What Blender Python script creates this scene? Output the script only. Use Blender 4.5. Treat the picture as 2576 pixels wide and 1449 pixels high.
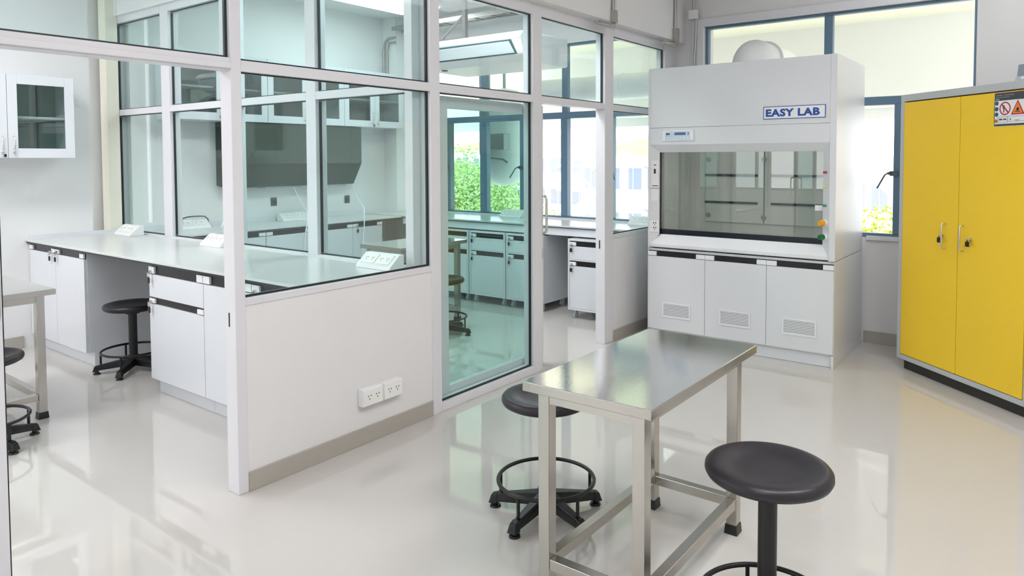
import bpy, math, random
from mathutils import Vector, Matrix
random.seed(7)
for o_ in list(bpy.data.objects): bpy.data.objects.remove(o_)
SC = bpy.context.scene
COL = SC.collection
PI = math.pi

# ---------------------------------------------------------------- camera
F_PX, PX, PY = 1787.89, 1340.5, 473.56
YAW, PITCH, ROLL = 0.6357, 0.0416, 0.0028
cam_d = bpy.data.cameras.new('camera')
cam = bpy.data.objects.new('camera', cam_d); COL.objects.link(cam)
cam_d.sensor_fit = 'HORIZONTAL'; cam_d.sensor_width = 36.0
cam_d.lens = 36.0 * F_PX / 2576.0
cam_d.shift_x = -(PX - 1288.0) / 2576.0
cam_d.shift_y = (PY - 724.5) / 2576.0
cam_d.clip_start = 0.05; cam_d.clip_end = 500
fw = Vector((-math.sin(YAW)*math.cos(PITCH), math.cos(YAW)*math.cos(PITCH), -math.sin(PITCH)))
rt = Vector((math.cos(YAW), math.sin(YAW), 0))
up = rt.cross(fw)
r2 = rt*math.cos(ROLL) + up*math.sin(ROLL)*-1
u2 = up*math.cos(ROLL) + rt*math.sin(ROLL)
M = Matrix((( r2.x, u2.x, -fw.x, 3.0026), (r2.y, u2.y, -fw.y, -1.7812), (r2.z, u2.z, -fw.z, 1.55), (0,0,0,1)))
cam.matrix_world = M
SC.camera = cam

# ---------------------------------------------------------------- light
SC.view_settings.view_transform = 'Standard'
SC.view_settings.look = 'None'
SC.view_settings.gamma = 1.0
SC.view_settings.exposure = 0.70
SC.view_settings.use_curve_mapping = False
world = bpy.data.worlds.new('sky'); SC.world = world; world.use_nodes = True
bg = world.node_tree.nodes['Background']
bg.inputs[0].default_value = (0.97, 0.97, 1.0, 1); bg.inputs[1].default_value = 2.6
LAMP = 12.8          # radiance of the unseen panels added over the left and glass rooms
LAMP_MAIN = 10.0      # and of those added over the main room

# ---------------------------------------------------------------- materials
def s2l(c):
    c = c/255.0
    return c/12.92 if c <= 0.04045 else ((c+0.055)/1.055)**2.4
def rgb(r, g, b): return (s2l(r), s2l(g), s2l(b), 1)
MATS = {}
def mat(name, col, rough=0.5, metal=0.0, spec=0.5, noise=0.0, nscale=8.0, bump=0.0, bscale=40.0, stretch=None, coat=0.0):
    if name in MATS: return MATS[name]
    m = bpy.data.materials.new(name); m.use_nodes = True
    nt = m.node_tree; b = nt.nodes['Principled BSDF']
    b.inputs['Base Color'].default_value = col
    b.inputs['Roughness'].default_value = rough
    b.inputs['Metallic'].default_value = metal
    b.inputs['Specular IOR Level'].default_value = spec
    b.inputs['Coat Weight'].default_value = coat
    tc = nt.nodes.new('ShaderNodeTexCoord'); mp = nt.nodes.new('ShaderNodeMapping')
    nt.links.new(tc.outputs['Object'], mp.inputs[0])
    if stretch: mp.inputs['Scale'].default_value = stretch
    n = nt.nodes.new('ShaderNodeTexNoise'); n.inputs['Scale'].default_value = nscale; n.inputs['Detail'].default_value = 3
    nt.links.new(mp.outputs[0], n.inputs['Vector'])
    if noise:
        mx = nt.nodes.new('ShaderNodeMix'); mx.data_type = 'RGBA'
        mx.inputs[6].default_value = tuple(c*(1-noise) for c in col[:3])+(1,)
        mx.inputs[7].default_value = tuple(min(1, c*(1+noise)) for c in col[:3])+(1,)
        nt.links.new(n.outputs['Fac'], mx.inputs[0]); nt.links.new(mx.outputs[2], b.inputs['Base Color'])
    if bump:
        n2 = nt.nodes.new('ShaderNodeTexNoise'); n2.inputs['Scale'].default_value = bscale; n2.inputs['Detail'].default_value = 2
        nt.links.new(mp.outputs[0], n2.inputs['Vector'])
        bp = nt.nodes.new('ShaderNodeBump'); bp.inputs['Strength'].default_value = bump; bp.inputs['Distance'].default_value = 0.01
        nt.links.new(n2.outputs['Fac'], bp.inputs['Height']); nt.links.new(bp.outputs[0], b.inputs['Normal'])
    MATS[name] = m
    return m
def glass(name, tint, f0=0.04, gl=1.0):
    m = bpy.data.materials.new(name); m.use_nodes = True
    nt = m.node_tree; nt.nodes.clear()
    out = nt.nodes.new('ShaderNodeOutputMaterial'); mx = nt.nodes.new('ShaderNodeMixShader')
    tr = nt.nodes.new('ShaderNodeBsdfTransparent'); gs = nt.nodes.new('ShaderNodeBsdfGlossy')
    tr.inputs[0].default_value = tuple(math.sqrt(t) for t in tint)+(1,)
    gs.inputs['Roughness'].default_value = 0.0; gs.inputs[0].default_value = (gl, gl, gl, 1)
    lw = nt.nodes.new('ShaderNodeLayerWeight'); lw.inputs[0].default_value = 0.5
    p = nt.nodes.new('ShaderNodeMath'); p.operation = 'POWER'; p.inputs[1].default_value = 5
    ma = nt.nodes.new('ShaderNodeMath'); ma.operation = 'MULTIPLY_ADD'; ma.inputs[1].default_value = 1-f0; ma.inputs[2].default_value = f0
    nt.links.new(lw.outputs['Facing'], p.inputs[0]); nt.links.new(p.outputs[0], ma.inputs[0])
    nt.links.new(ma.outputs[0], mx.inputs[0]); nt.links.new(tr.outputs[0], mx.inputs[1]); nt.links.new(gs.outputs[0], mx.inputs[2])
    nt.links.new(mx.outputs[0], out.inputs[0])
    MATS[name] = m
    return m
def emis(name, col, st):
    m = bpy.data.materials.new(name); m.use_nodes = True
    b = m.node_tree.nodes['Principled BSDF']
    b.inputs['Base Color'].default_value = (0.8,0.8,0.8,1)
    b.inputs['Emission Color'].default_value = col; b.inputs['Emission Strength'].default_value = st
    return m
WALL = mat('wall_paint', rgb(232,231,231), 0.6, noise=0.015, nscale=3, bump=0.02, bscale=120)
CREAM = mat('cream_paint', rgb(232,230,214), 0.5, noise=0.01)
CEIL = mat('ceiling_paint', rgb(236,236,236), 0.7, noise=0.01)
ALU = mat('white_aluminium', rgb(226,225,229), 0.3, spec=0.5, noise=0.01)
FLOOR = mat('epoxy_floor', rgb(205,201,196), 0.03, spec=0.8, noise=0.02, nscale=1.2, bump=0.06, bscale=3.0)
SKIRT = mat('grey_skirting', rgb(176,171,162), 0.4, noise=0.03)
BLUE = mat('blue_grey_aluminium', rgb(96,124,146), 0.35, noise=0.02)
GASK = mat('black_gasket', rgb(18,30,34), 0.4)
LAM = mat('white_laminate', rgb(224,226,231), 0.3, noise=0.01, nscale=4)
LAMTOP = mat('grey_white_worktop', rgb(214,216,214), 0.22, noise=0.015, nscale=6)
EDGE = mat('dark_worktop_edge', rgb(22,38,40), 0.35)
CHAN = mat('dark_handle_channel', rgb(20,16,22), 0.3)
CLIP = mat('white_plastic', rgb(240,240,242), 0.35)
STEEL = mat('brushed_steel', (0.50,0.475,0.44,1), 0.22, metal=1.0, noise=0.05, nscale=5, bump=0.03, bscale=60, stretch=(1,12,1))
STEEL_LIT = mat('brushed_steel_lit_top', (0.76,0.75,0.735,1), 0.085, metal=1.0, noise=0.03, nscale=5, bump=0.015, bscale=30, stretch=(12,1,1))  # paler copy of the same steel, brightness of the lit top in its colour
CHROME = mat('satin_chrome', (0.72,0.70,0.67,1), 0.18, metal=1.0)
BLACKP = mat('black_plastic', rgb(16,16,18), 0.35, bump=0.02, bscale=200)
SEATM = mat('black_polyurethane', rgb(34,30,36), 0.38, spec=0.5, bump=0.02, bscale=300)
YEL = mat('yellow_enamel', rgb(254,211,45), 0.3, noise=0.01, nscale=2, coat=0.15)
CABG = mat('light_grey_enamel', rgb(192,196,199), 0.35)
KICKD = mat('dark_kick', rgb(46,44,40), 0.5)
HOODW = mat('hood_white_enamel', rgb(226,227,230), 0.35, noise=0.006, nscale=3)
HOODG = mat('hood_grey_liner', rgb(212,214,208), 0.4, noise=0.02)
DARKG = mat('dark_grey_green_sheet', rgb(50,66,54), 0.28, metal=0.1)
BLKTOP = mat('black_worktop', rgb(10,12,28), 0.25)
GLB = glass('partition_glass', (0.83,0.945,0.93), 0.035, 0.7)
GLD = glass('door_glass', (0.62,0.88,0.82), 0.035, 0.5)
GLW = glass('window_glass', (0.97,0.99,0.98), 0.02)
GLC = glass('cabinet_glass', (0.60,0.70,0.67), 0.06)
GLS = glass('sash_glass', (0.84,0.87,0.845), 0.05)
TXB = mat('sign_blue', rgb(30,76,160), 0.4)
REDM = mat('sign_red', rgb(190,30,50), 0.4)
ORG = mat('sign_orange', rgb(240,140,60), 0.4)
DKG = mat('dark_grey_print', rgb(66,72,76), 0.4)
BLKI = mat('black_print', rgb(20,20,24), 0.4)
LCD = mat('lcd_blue_grey', rgb(92,118,146), 0.2)
PALEB = mat('pale_blue_panel', rgb(205,218,236), 0.35)
GREEN = mat('green_plastic', rgb(14,110,70), 0.3)
YELP = mat('yellow_plastic', rgb(240,170,20), 0.3)
GALV = mat('galvanised_steel', (0.48,0.46,0.44,1), 0.35, metal=0.9, noise=0.08, nscale=20)
DUCT = mat('white_duct', rgb(236,238,238), 0.4)
SOFF = mat('cream_soffit', rgb(232,233,212), 0.6, noise=0.01)
EXTW = mat('white_facade', rgb(246,246,246), 0.7, noise=0.02, nscale=0.4)
BALC = mat('balcony_render', rgb(222,223,219), 0.6, noise=0.01)
GROUND = mat('pale_concrete_ground', rgb(215,214,208), 0.8, noise=0.05, nscale=0.2)
FWIN = mat('facade_window', rgb(134,140,164), 0.4)
GROOF = mat('green_roof', rgb(150,170,118), 0.6, noise=0.03)
RROOF = mat('red_tile_roof', rgb(205,140,130), 0.7, noise=0.05)
OROOF = mat('orange_tile_roof', rgb(225,170,130), 0.7, noise=0.05)
LEAF = mat('leaf_green', rgb(168,192,124), 0.6, noise=0.35, nscale=1.5)
LEAFY = mat('leaf_yellow_green', rgb(165,176,50), 0.6, noise=0.3, nscale=2)
BARK = mat('bark', rgb(120,105,90), 0.8, noise=0.2)
POLE = mat('white_concrete', rgb(236,234,230), 0.7, noise=0.03)
LAMPM = emis('added_panel_glow', (0.97,0.98,1.0,1), LAMP)  # glow of the ceiling panels added out of view to light the rooms
LAMPM3 = emis('added_panel_glow_dim', (1.0,0.98,0.99,1), 1.8)
LAMPM2 = emis('added_panel_glow_main', (1.0,0.98,0.99,1), LAMP_MAIN)

# ---------------------------------------------------------------- mesh builder
class MB:
    def __init__(s): s.v=[]; s.f=[]; s.m=[]; s.s=[]
    def add(s, vs, fs, mi=0, sm=False):
        b = len(s.v); s.v += [tuple(v) for v in vs]
        for f in fs: s.f.append(tuple(b+i for i in f)); s.m.append(mi); s.s.append(sm)
        return s
    def box(s, x0,x1,y0,y1,z0,z1, mi=0):
        if x0>x1: x0,x1=x1,x0
        if y0>y1: y0,y1=y1,y0
        if z0>z1: z0,z1=z1,z0
        v=[(x0,y0,z0),(x1,y0,z0),(x1,y1,z0),(x0,y1,z0),(x0,y0,z1),(x1,y0,z1),(x1,y1,z1),(x0,y1,z1)]
        return s.add(v,[(0,3,2,1),(4,5,6,7),(0,1,5,4),(1,2,6,5),(2,3,7,6),(3,0,4,7)],mi)
    def hexa(s, v, mi=0):   # 8 corners: bottom 4 ccw, top 4 ccw
        return s.add(v,[(0,3,2,1),(4,5,6,7),(0,1,5,4),(1,2,6,5),(2,3,7,6),(3,0,4,7)],mi)
    def cyl(s, p0,p1,r,n=20,r2=None,mi=0,sm=True,caps=True):
        p0=Vector(p0);p1=Vector(p1);r2=r if r2 is None else r2
        d=(p1-p0).normalized(); a=d.orthogonal().normalized(); b=d.cross(a)
        v=[];
        for p,q in ((p0,r),(p1,r2)):
            for i in range(n):
                t=2*PI*i/n; v.append(p+a*math.cos(t)*q+b*math.sin(t)*q)
        fs=[(i,(i+1)%n,n+(i+1)%n,n+i) for i in range(n)]
        s.add(v,fs,mi,sm)
        if caps: s.add(v,[tuple(range(n-1,-1,-1)),tuple(range(n,2*n))],mi,False)
        return s
    def lathe(s, prof, cx=0,cy=0,n=48,mi=0,sm=True,flat=()):
        v=[]
        for r,z in prof:
            for i in range(n):
                t=2*PI*i/n; v.append((cx+r*math.cos(t),cy+r*math.sin(t),z))
        for k in range(len(prof)-1):
            s.add([],[],mi)
        base=len(s.v); s.v+=v
        for k in range(len(prof)-1):
            for i in range(n):
                j=(i+1)%n
                s.f.append((base+k*n+i,base+k*n+j,base+(k+1)*n+j,base+(k+1)*n+i)); s.m.append(mi); s.s.append(sm)
        return s
    def tube(s, pts, r, n=12, closed=False, mi=0):
        pts=[Vector(p) for p in pts]; N=len(pts); rings=[]
        prev=None
        for i in range(N):
            if closed: d=(pts[(i+1)%N]-pts[i-1]).normalized()
            else: d=(pts[min(i+1,N-1)]-pts[max(i-1,0)]).normalized()
            if prev is None: a=d.orthogonal().normalized()
            else:
                a=prev-d*prev.dot(d); a.normalize()
            prev=a; b=d.cross(a)
            rr = r[i] if isinstance(r,(list,tuple)) else r
            rings.append([pts[i]+a*math.cos(2*PI*k/n)*rr+b*math.sin(2*PI*k/n)*rr for k in range(n)])
        v=[q for R in rings for q in R]; fs=[]
        for i in range(N if closed else N-1):
            j=(i+1)%N
            for k in range(n):
                l=(k+1)%n; fs.append((i*n+k,i*n+l,j*n+l,j*n+k))
        s.add(v,fs,mi,True)
        if not closed: s.add(v,[tuple(range(n-1,-1,-1)),tuple(range((N-1)*n,N*n))],mi,False)
        return s
    def prism(s, poly, axis, a, b, mi=0):
        # poly: 2D points; axis 'x': (y,z); 'y': (x,z); 'z': (x,y)
        def P(p,t): return {'x':(t,p[0],p[1]),'y':(p[0],t,p[1]),'z':(p[0],p[1],t)}[axis]
        n=len(poly); v=[P(p,a) for p in poly]+[P(p,b) for p in poly]
        fs=[(i,(i+1)%n,n+(i+1)%n,n+i) for i in range(n)]+[tuple(range(n-1,-1,-1)),tuple(range(n,2*n))]
        return s.add(v,fs,mi)
    def frame(s, x0,x1,z0,z1,y0,y1,w, mi=0):   # rectangular ring in xz
        s.box(x0,x1,y0,y1,z0,z0+w,mi); s.box(x0,x1,y0,y1,z1-w,z1,mi)
        s.box(x0,x0+w,y0,y1,z0+w,z1-w,mi); s.box(x1-w,x1,y0,y1,z0+w,z1-w,mi); return s
ORIG = {}
def obj(name, mb, mats, parent=None, bevel=0.0, origin=None, local=False, seg=2):
    if not isinstance(mats,(list,tuple)): mats=[mats]
    off = Vector((0,0,0))
    if not local:
        if parent is not None: off = ORIG.get(parent.name, Vector((0,0,0)))
        elif origin is not None: off = Vector(origin)
    me = bpy.data.meshes.new(name)
    me.from_pydata([(v[0]-off.x, v[1]-off.y, v[2]-off.z) for v in mb.v], [], mb.f)
    for m in mats: me.materials.append(m)
    me.polygons.foreach_set('material_index', mb.m)
    me.polygons.foreach_set('use_smooth', mb.s)
    me.update()
    import bmesh
    bm = bmesh.new(); bm.from_mesh(me); bmesh.ops.recalc_face_normals(bm, faces=bm.faces); bm.to_mesh(me); bm.free()
    o = bpy.data.objects.new(name, me); COL.objects.link(o)
    if parent is not None: o.parent = parent; ORIG[o.name] = off
    else:
        o.location = off; ORIG[o.name] = off
    if bevel:
        b = o.modifiers.new('bevel','BEVEL'); b.width = bevel; b.segments = seg; b.limit_method='ANGLE'; b.angle_limit=math.radians(40); b.harden_normals=False
    return o
def thing(name, label, cat, loc=(0,0,0), rz=0.0, group=None):
    o = bpy.data.objects.new(name, None); COL.objects.link(o)
    o.empty_display_size = 0.1
    o.location = loc; o.rotation_euler = (0,0,rz); o['label']=label; o['category']=cat
    if group: o['group']=group
    ORIG[o.name] = Vector(loc)
    return o
def tag(o, label, cat, group=None):
    o['label']=label; o['category']=cat
    if group: o['group']=group
    return o
def struct(name, mb, mats, bevel=0.0, parent=None):
    o = obj(name, mb, mats, parent, bevel)
    if parent is None: o['kind']='structure'
    return o

# ---------------------------------------------------------------- structure
XL = -3.843; WY = 4.65; CZ = 3.3
b = MB().box(-4.3,5.2,-5.3,4.9,-0.12,0); struct('floor', b, FLOOR)
b = MB().box(-4.3,5.2,-5.3,4.9,CZ,CZ+0.12); struct('ceiling', b, CEIL)
b = MB().box(XL-0.15,XL,-5.2,0.95,0,CZ).box(XL-0.30,XL-0.19,0.95,1.32,0,CZ).box(XL-0.15,XL,1.29,4.66,0,CZ)
struct('wall_left', b, WALL)
b = MB().box(-3.995,-3.86,1.10,1.20,0,CZ); struct('trim_1', b, CREAM)   # cream corner column
b = MB().box(XL-0.02,-3.62,4.34,WY+0.01,0,CZ-0.001); struct('trim_2', b, WALL) # far corner column
# window wall
b = MB()
b.box(-4.1,2.75,WY,WY+0.2,0,0.885); b.box(-4.1,2.75,WY,WY+0.2,2.79,CZ)
b.box(-4.1,-3.55,WY,WY+0.2,0.885,2.79); b.box(-0.12,0.29,WY,WY+0.2,0.885,2.79); b.box(2.484,2.75,WY,WY+0.2,0.885,2.79)
struct('wall_back', b, WALL)
b = MB().box(0.175,0.29,WY-0.045,WY,0.0,2.86).box(0.29,2.49,WY-0.045,WY,2.79,2.86)
struct('trim_3', b, ALU, 0.003)
b = MB().box(1.73,2.47,WY-0.03,WY+0.02,0.865,0.90); struct('trim_4', b, ALU, 0.003)
# angled wall behind the yellow cabinet
dx,dy = 0.735,-0.678; nx,ny = 0.678,0.735
P0=(2.492,4.645); L=3.3
b = MB().prism([P0,(P0[0]+dx*L,P0[1]+dy*L),(P0[0]+dx*L+nx*0.15,P0[1]+dy*L+ny*0.15),(P0[0]+nx*0.15,P0[1]+ny*0.15)],'z',0,CZ)
struct('wall_corner', b, WALL)
b = MB().box(4.85,5.0,-5.2,2.55,0,CZ); struct('wall_right', b, WALL)
b = MB().box(-3.99,5.0,-5.2,-5.05,0,0.9).box(-3.99,5.0,-5.2,-5.05,2.8,CZ)
for a,c in ((-3.99,-3.5),(-0.4,5.0)): b.box(a,c,-5.2,-5.05,0.9,2.8)
struct('wall_front', b, WALL)
for nm,a,c in (('added_window_5',-3.5,-0.4),):  # unseen window added behind the camera to let fill light into the left room
    f=MB().frame(a,c,0.9,2.8,-5.15,-5.09,0.045)
    for k in (1,2,3): f.box(a+(c-a)*k/4-.03,a+(c-a)*k/4+.03,-5.15,-5.09,0.945,2.755)
    f.box(a+.045,c-.045,-5.15,-5.09,1.97,2.04)
    o=struct(nm,f,BLUE,0.003)
    for k in range(4):
        x0=a+(c-a)*k/4+.03+(.015 if k==0 else 0); x1=a+(c-a)*(k+1)/4-.03-(.015 if k==3 else 0)
        obj('pane',MB().box(x0,x1,-5.123,-5.117,.945,1.97),GLW,o); obj('pane',MB().box(x0,x1,-5.123,-5.117,2.04,2.755),GLW,o)
# partition P (plane x=0): solid lower walls + beam
b = MB().box(-0.080,-0.006,0.05,1.267,0,0.875).box(-0.080,-0.006,3.428,4.395,0,0.875)
struct('wall_partition', b, WALL)
b = MB().box(-0.26,0.09,-5.05,4.652,2.65,CZ); struct('trim_5', b, WALL, 0.004)
b = MB().box(-0.006,0.006,0.05,1.267,0,0.092).box(-0.006,0.006,3.428,4.395,0,0.092); struct('baseboard_partition', b, SKIRT, 0.002)
b = MB().box(1.72,2.49,WY-0.014,WY,0,0.10).box(0.0,0.19,WY-0.014,WY,0,0.1); struct('baseboard_back', b, SKIRT, 0.002)
b = MB().box(XL,XL+0.012,-5.0,0.40,0,0.10); struct('baseboard_left', b, SKIRT, 0.002)
# P frame of white aluminium with panes
w = -0.089
YP = [(0.0,0.052),(1.267,1.347),(2.295,2.40),(3.289,3.428),(4.39,4.65)]
b = MB()
for a,c in YP: b.box(w,0,a,c,0,2.655)
b.box(w,0,-5.05,0,1.953,2.008); b.box(-0.10,0.012,-5.05,-0.001,1.958,1.985)
b.box(w,0,-5.05,0,2.571,2.655)
for (a,c) in zip(YP[:-1],YP[1:]):
    b.box(w,0,a[1],c[0],1.951,2.002); b.box(w,0,a[1],c[0],2.571,2.655)
b.box(w,0,0.052,1.267,0.874,0.909); b.box(w,0,3.428,4.39,0.874,0.909)
b.box(w,0,1.347,2.295,0,0.055)
b.box(w,0,-2.2,-2.1,2.0,2.6)
P = struct('window_1', b, ALU, 0.003)
bk = MB().box(-0.055,-0.048,-0.002,0.0,0.78,0.845); obj('latch_slot', bk, BLKI, P)
bk = MB().box(-0.055,-0.045,3.287,3.289,0.80,0.87); obj('latch_slot', bk, BLKI, P)
def pane_x(parent, x, y0,y1,z0,z1, g=GLB, name='pane'):
    o = obj(name, MB().box(x-0.004,x+0.004,y0,y1,z0,z1), g, parent)
    t=0.012; q=MB()
    q.box(x-0.007,x+0.007,y0,y1,z0,z0+t*0.8).box(x-0.007,x+0.007,y0,y1,z1-t*0.5,z1)
    q.box(x-0.007,x+0.007,y0,y0+t*0.6,z0+t*0.8,z1-t*0.5).box(x-0.007,x+0.007,y1-t,y1,z0+t*0.8,z1-t*0.5)
    obj('gasket', q, GASK, o)
    return o
xp=-0.030
pane_x(P,xp,0.052,1.267,0.909,1.951); pane_x(P,xp,0.052,1.267,2.002,2.571)
pane_x(P,xp,1.347,2.295,0.055,1.951); pane_x(P,xp,1.347,2.295,2.002,2.571)
pane_x(P,xp,2.40,3.289,2.002,2.571)
pane_x(P,xp,3.428,4.39,0.909,1.951); pane_x(P,xp,3.428,4.39,2.002,2.571)
pane_x(P,xp,-2.1,0.0,2.008,2.571)
# R partition (plane y=YR)
YR=1.2035; YRb=YR+0.089
struct('wall_divider', MB().box(-3.995,w-0.001,YR+0.008,YRb-0.008,0,0.873), WALL)
struct('trim_6', MB().box(-3.995,w-0.171,YR-0.03,YRb+0.06,2.84,CZ), WALL)
XR=[(-3.99,-3.925),(-3.090,-2.957),(-2.10,-1.985),(-1.116,-1.010),(-0.155,w)]
b=MB()
for a,c in XR: b.box(a,c,YR,YRb,0.873,2.845)
for a,c in zip(XR[:-1],XR[1:]):
    b.box(a[1],c[0],YR,YRb,0.873,0.906); b.box(a[1],c[0],YR,YRb,1.950,2.003); b.box(a[1],c[0],YR,YRb,2.78,2.845)
R = struct('window_2', b, ALU, 0.003)
for a,c in zip(XR[:-1],XR[1:]):
    for z0,z1 in ((0.906,1.950),(2.003,2.78)):
        x0,x1=a[1],c[0]; y=YR+0.035
        o=obj('pane', MB().box(x0,x1,y-0.004,y+0.004,z0,z1), GLB, R)
        t=0.012; q=MB()
        q.box(x0,x1,y-0.007,y+0.007,z0,z0+t*0.7).box(x0,x1,y-0.007,y+0.007,z1-t*0.5,z1)
        q.box(x0,x0+t,y-0.007,y+0.007,z0+t,z1-t).box(x1-t*.6,x1,y-0.007,y+0.007,z0+t,z1-t)
        obj('gasket', q, GASK, o)

# exterior windows
def ext_window(name, x0,x1, upper, lower, z0=0.888, zt=(1.985,2.055), z1=2.788, skip=()):
    y0,y1=WY+0.01,WY+0.07; e=0.035
    b=MB()
    b.box(x0,x1,y0,y1,z0,z0+e); b.box(x0,x1,y0,y1,z1-0.022,z1); b.box(x0,x0+e*.8,y0,y1,z0+e,z1-.022); b.box(x1-e*.5,x1,y0,y1,z0+e,z1-.022)
    b.box(x0+e*.8,x1-e*.5,y0,y1,*zt)
    for m in upper: b.box(m-0.035,m+0.035,y0,y1,zt[1],z1-.022)
    for m,wd in lower: b.box(m-wd,m+wd,y0-0.012,y1,z0+e,zt[0])
    o=struct(name,b,BLUE,0.004)
    yy=WY+0.045
    xs=[x0+e*.8]+sum([[m-.035,m+.035] for m in upper],[])+[x1-e*.5]
    for i in range(0,len(xs),2): obj('pane', MB().box(xs[i],xs[i+1],yy-.003,yy+.003,zt[1],z1-.022), GLW, o)
    xs=[x0+e*.8]+sum([[m-wd,m+wd] for m,wd in lower],[])+[x1-e*.5]
    for i in range(0,len(xs),2): obj('pane', MB().box(xs[i],xs[i+1],yy-.003,yy+.003,z0+e,zt[0]), GLW, o)
    return o
def latch(parent, x, z, sides=(1,-1)):
    y=WY-0.005
    b=MB().box(x-0.03,x+0.03,y-0.02,y+0.004,z-0.02,z+0.02)
    for s_ in sides:
        b.hexa([(x+s_*0.02,y-0.03,z-0.01),(x+s_*0.04,y-0.03,z-0.01),(x+s_*0.04,y-0.015,z-0.01),(x+s_*0.02,y-0.015,z-0.01),
                (x+s_*0.02,y-0.03,z+0.015),(x+s_*0.05,y-0.03,z+0.01),(x+s_*0.05,y-0.015,z+0.01),(x+s_*0.02,y-0.015,z+0.015)])
        b.tube([(x+s_*0.03,y-0.022,z+0.01),(x+s_*0.06,y-0.05,z-0.01),(x+s_*0.11,y-0.09,z-0.12)],0.007,8)
    return obj('window_latch', b, mat('latch_grey',rgb(84,98,104),0.35,metal=0.5), parent, 0.002)
WA = ext_window('window_3', -3.55,-0.12,[-2.47,-1.32],[(-3.03,0.03),(-2.47,0.052),(-1.89,0.036),(-1.32,0.042),(-0.745,0.034)])
latch(WA,-1.89,1.45); latch(WA,-3.03,1.45); latch(WA,-0.745,1.45)
WB = ext_window('window_4', 0.29,2.484,[1.40],[(0.84,0.034),(1.40,0.04),(1.965,0.042)])
latch(WB,1.93,1.42,(-1,))
struct('trim_7', MB().box(-3.60,-0.09,WY-0.03,WY+0.012,0.866,0.905), ALU, 0.003)

# sliding door leaves
def door_leaf(name, y0,y1,x, handle_y, lockz, g=GLD):
    t=0.018; b=MB(); z0,z1=0.012,1.945
    b.box(x-t,x+t,y0,y0+0.085,z0,z1).box(x-t,x+t,y1-0.07,y1,z0,z1)
    b.box(x-t,x+t,y0+.085,y1-.07,z0,z0+0.09).box(x-t,x+t,y0+.085,y1-.07,z1-0.075,z1)
    o=struct(name,b,ALU,0.003)
    obj('pane', MB().box(x-.004,x+.004,y0+.085,y1-.07,z0+.09,z1-.075), g, o)
    obj('gasket', MB().box(x-t*0.6,x+t*0.6,y1,y1+0.005,z0,z1), GASK, o)
    for s_ in (1,-1):
        pts=[]; za,zb=0.995,1.275; d=0.055
        xs=x+s_*t
        pts.append((xs,handle_y,zb))
        for k in range(7):
            a=PI/2*k/6; pts.append((xs+s_*(d-0.03+0.03*math.sin(a)),handle_y,zb-0.03+0.03*math.cos(a)))
        for k in range(7):
            a=PI/2*k/6; pts.append((xs+s_*(d-0.03+0.03*math.cos(a)),handle_y,za+0.03-0.03*math.sin(a)))
        pts.append((xs,handle_y,za))
        obj('door_handle', MB().tube(pts,0.010,12), CHROME, o)
        obj('door_lock', MB().cyl((xs,handle_y,lockz),(xs+s_*0.012,handle_y,lockz),0.016,16).box(xs,xs+s_*0.02,handle_y-.004,handle_y+.004,lockz-0.05,lockz-.012), CHROME, o)
    return o
door_leaf('door_1', 1.43,2.55,-0.115,2.515,0.86)
door_leaf('door_2', -1.92,-0.905,0.045,-0.935,0.905)

# ---------------------------------------------------------------- fume hood
H = thing('fume_hood','large white fume cupboard with a glass sash and three vented doors by the window','fume hood',(0.955,4.15,0))
X0,X1,YF,YB=0.200,1.712,3.67,4.57
b=MB().box(X0,X1,3.69,YB,0.09,0.785); b.box(X1-0.018,X1,YF,YB,0,0.09).box(X0,X0+.018,YF,YB,0,0.09)
b.box(X1-0.004,X1,YF,3.69,0.09,0.785).box(X0,X0+.004,YF,3.69,0.09,0.785)
obj('base_cabinet',b,HOODW,H,0.0015)
obj('plinth',MB().box(X0+.018,X1-.018,3.70,3.72,0.002,0.09),HOODW,H)
for i,(a,c) in enumerate([(0.205,0.7135),(0.7165,1.214),(1.217,1.707)]):
    d=obj('door',MB().box(a,c,YF-.001,3.689,0.102,0.722),HOODW,H,0.0015)
    obj('handle_channel',MB().box(a,c,3.684,3.689,0.722,0.768),CHAN,d)
    for e0,e1 in ((a,a+0.075),(c-0.075,c)):
        obj('end_cap',MB().box(e0,e1,YF-0.004,3.684,0.726,0.762),CLIP,d,0.002)
    vx=[0.341,0.842,1.341][i]; v=MB().frame(vx,vx+0.249,0.212,0.336,YF-0.007,YF-.001,0.010)
    for k in range(9):
        z=0.223+k*0.0117
        v.hexa([(vx+.01,YF-.004,z),(vx+.239,YF-.004,z),(vx+.239,YF-.0015,z),(vx+.01,YF-.0015,z),
                (vx+.01,YF-.003,z+.006),(vx+.239,YF-.003,z+.006),(vx+.239,YF-.0015,z+.006),(vx+.01,YF-.0015,z+.006)])
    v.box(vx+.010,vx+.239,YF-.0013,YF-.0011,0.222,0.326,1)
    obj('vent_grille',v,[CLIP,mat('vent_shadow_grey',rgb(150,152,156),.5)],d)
# upper body
b=MB()
b.box(X0,X0+0.017,YF,YB,0.79,2.303); b.box(X1-0.045,X1,YF,YB,0.79,2.303)
b.box(X0+0.017,X1-0.045,4.55,YB,0.79,2.303); b.box(X0+0.017,X1-0.045,YF+.01,4.55,2.285,2.303)
b.box(X0+.017,X1-.045,3.72,4.55,0.79,0.80)
obj('body_shell',b,HOODW,H,0.0015)
obj('front_panel',MB().box(0.2175,1.6665,YF+.003,YF+.02,1.806,2.30),HOODW,H,0.0015)
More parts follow.
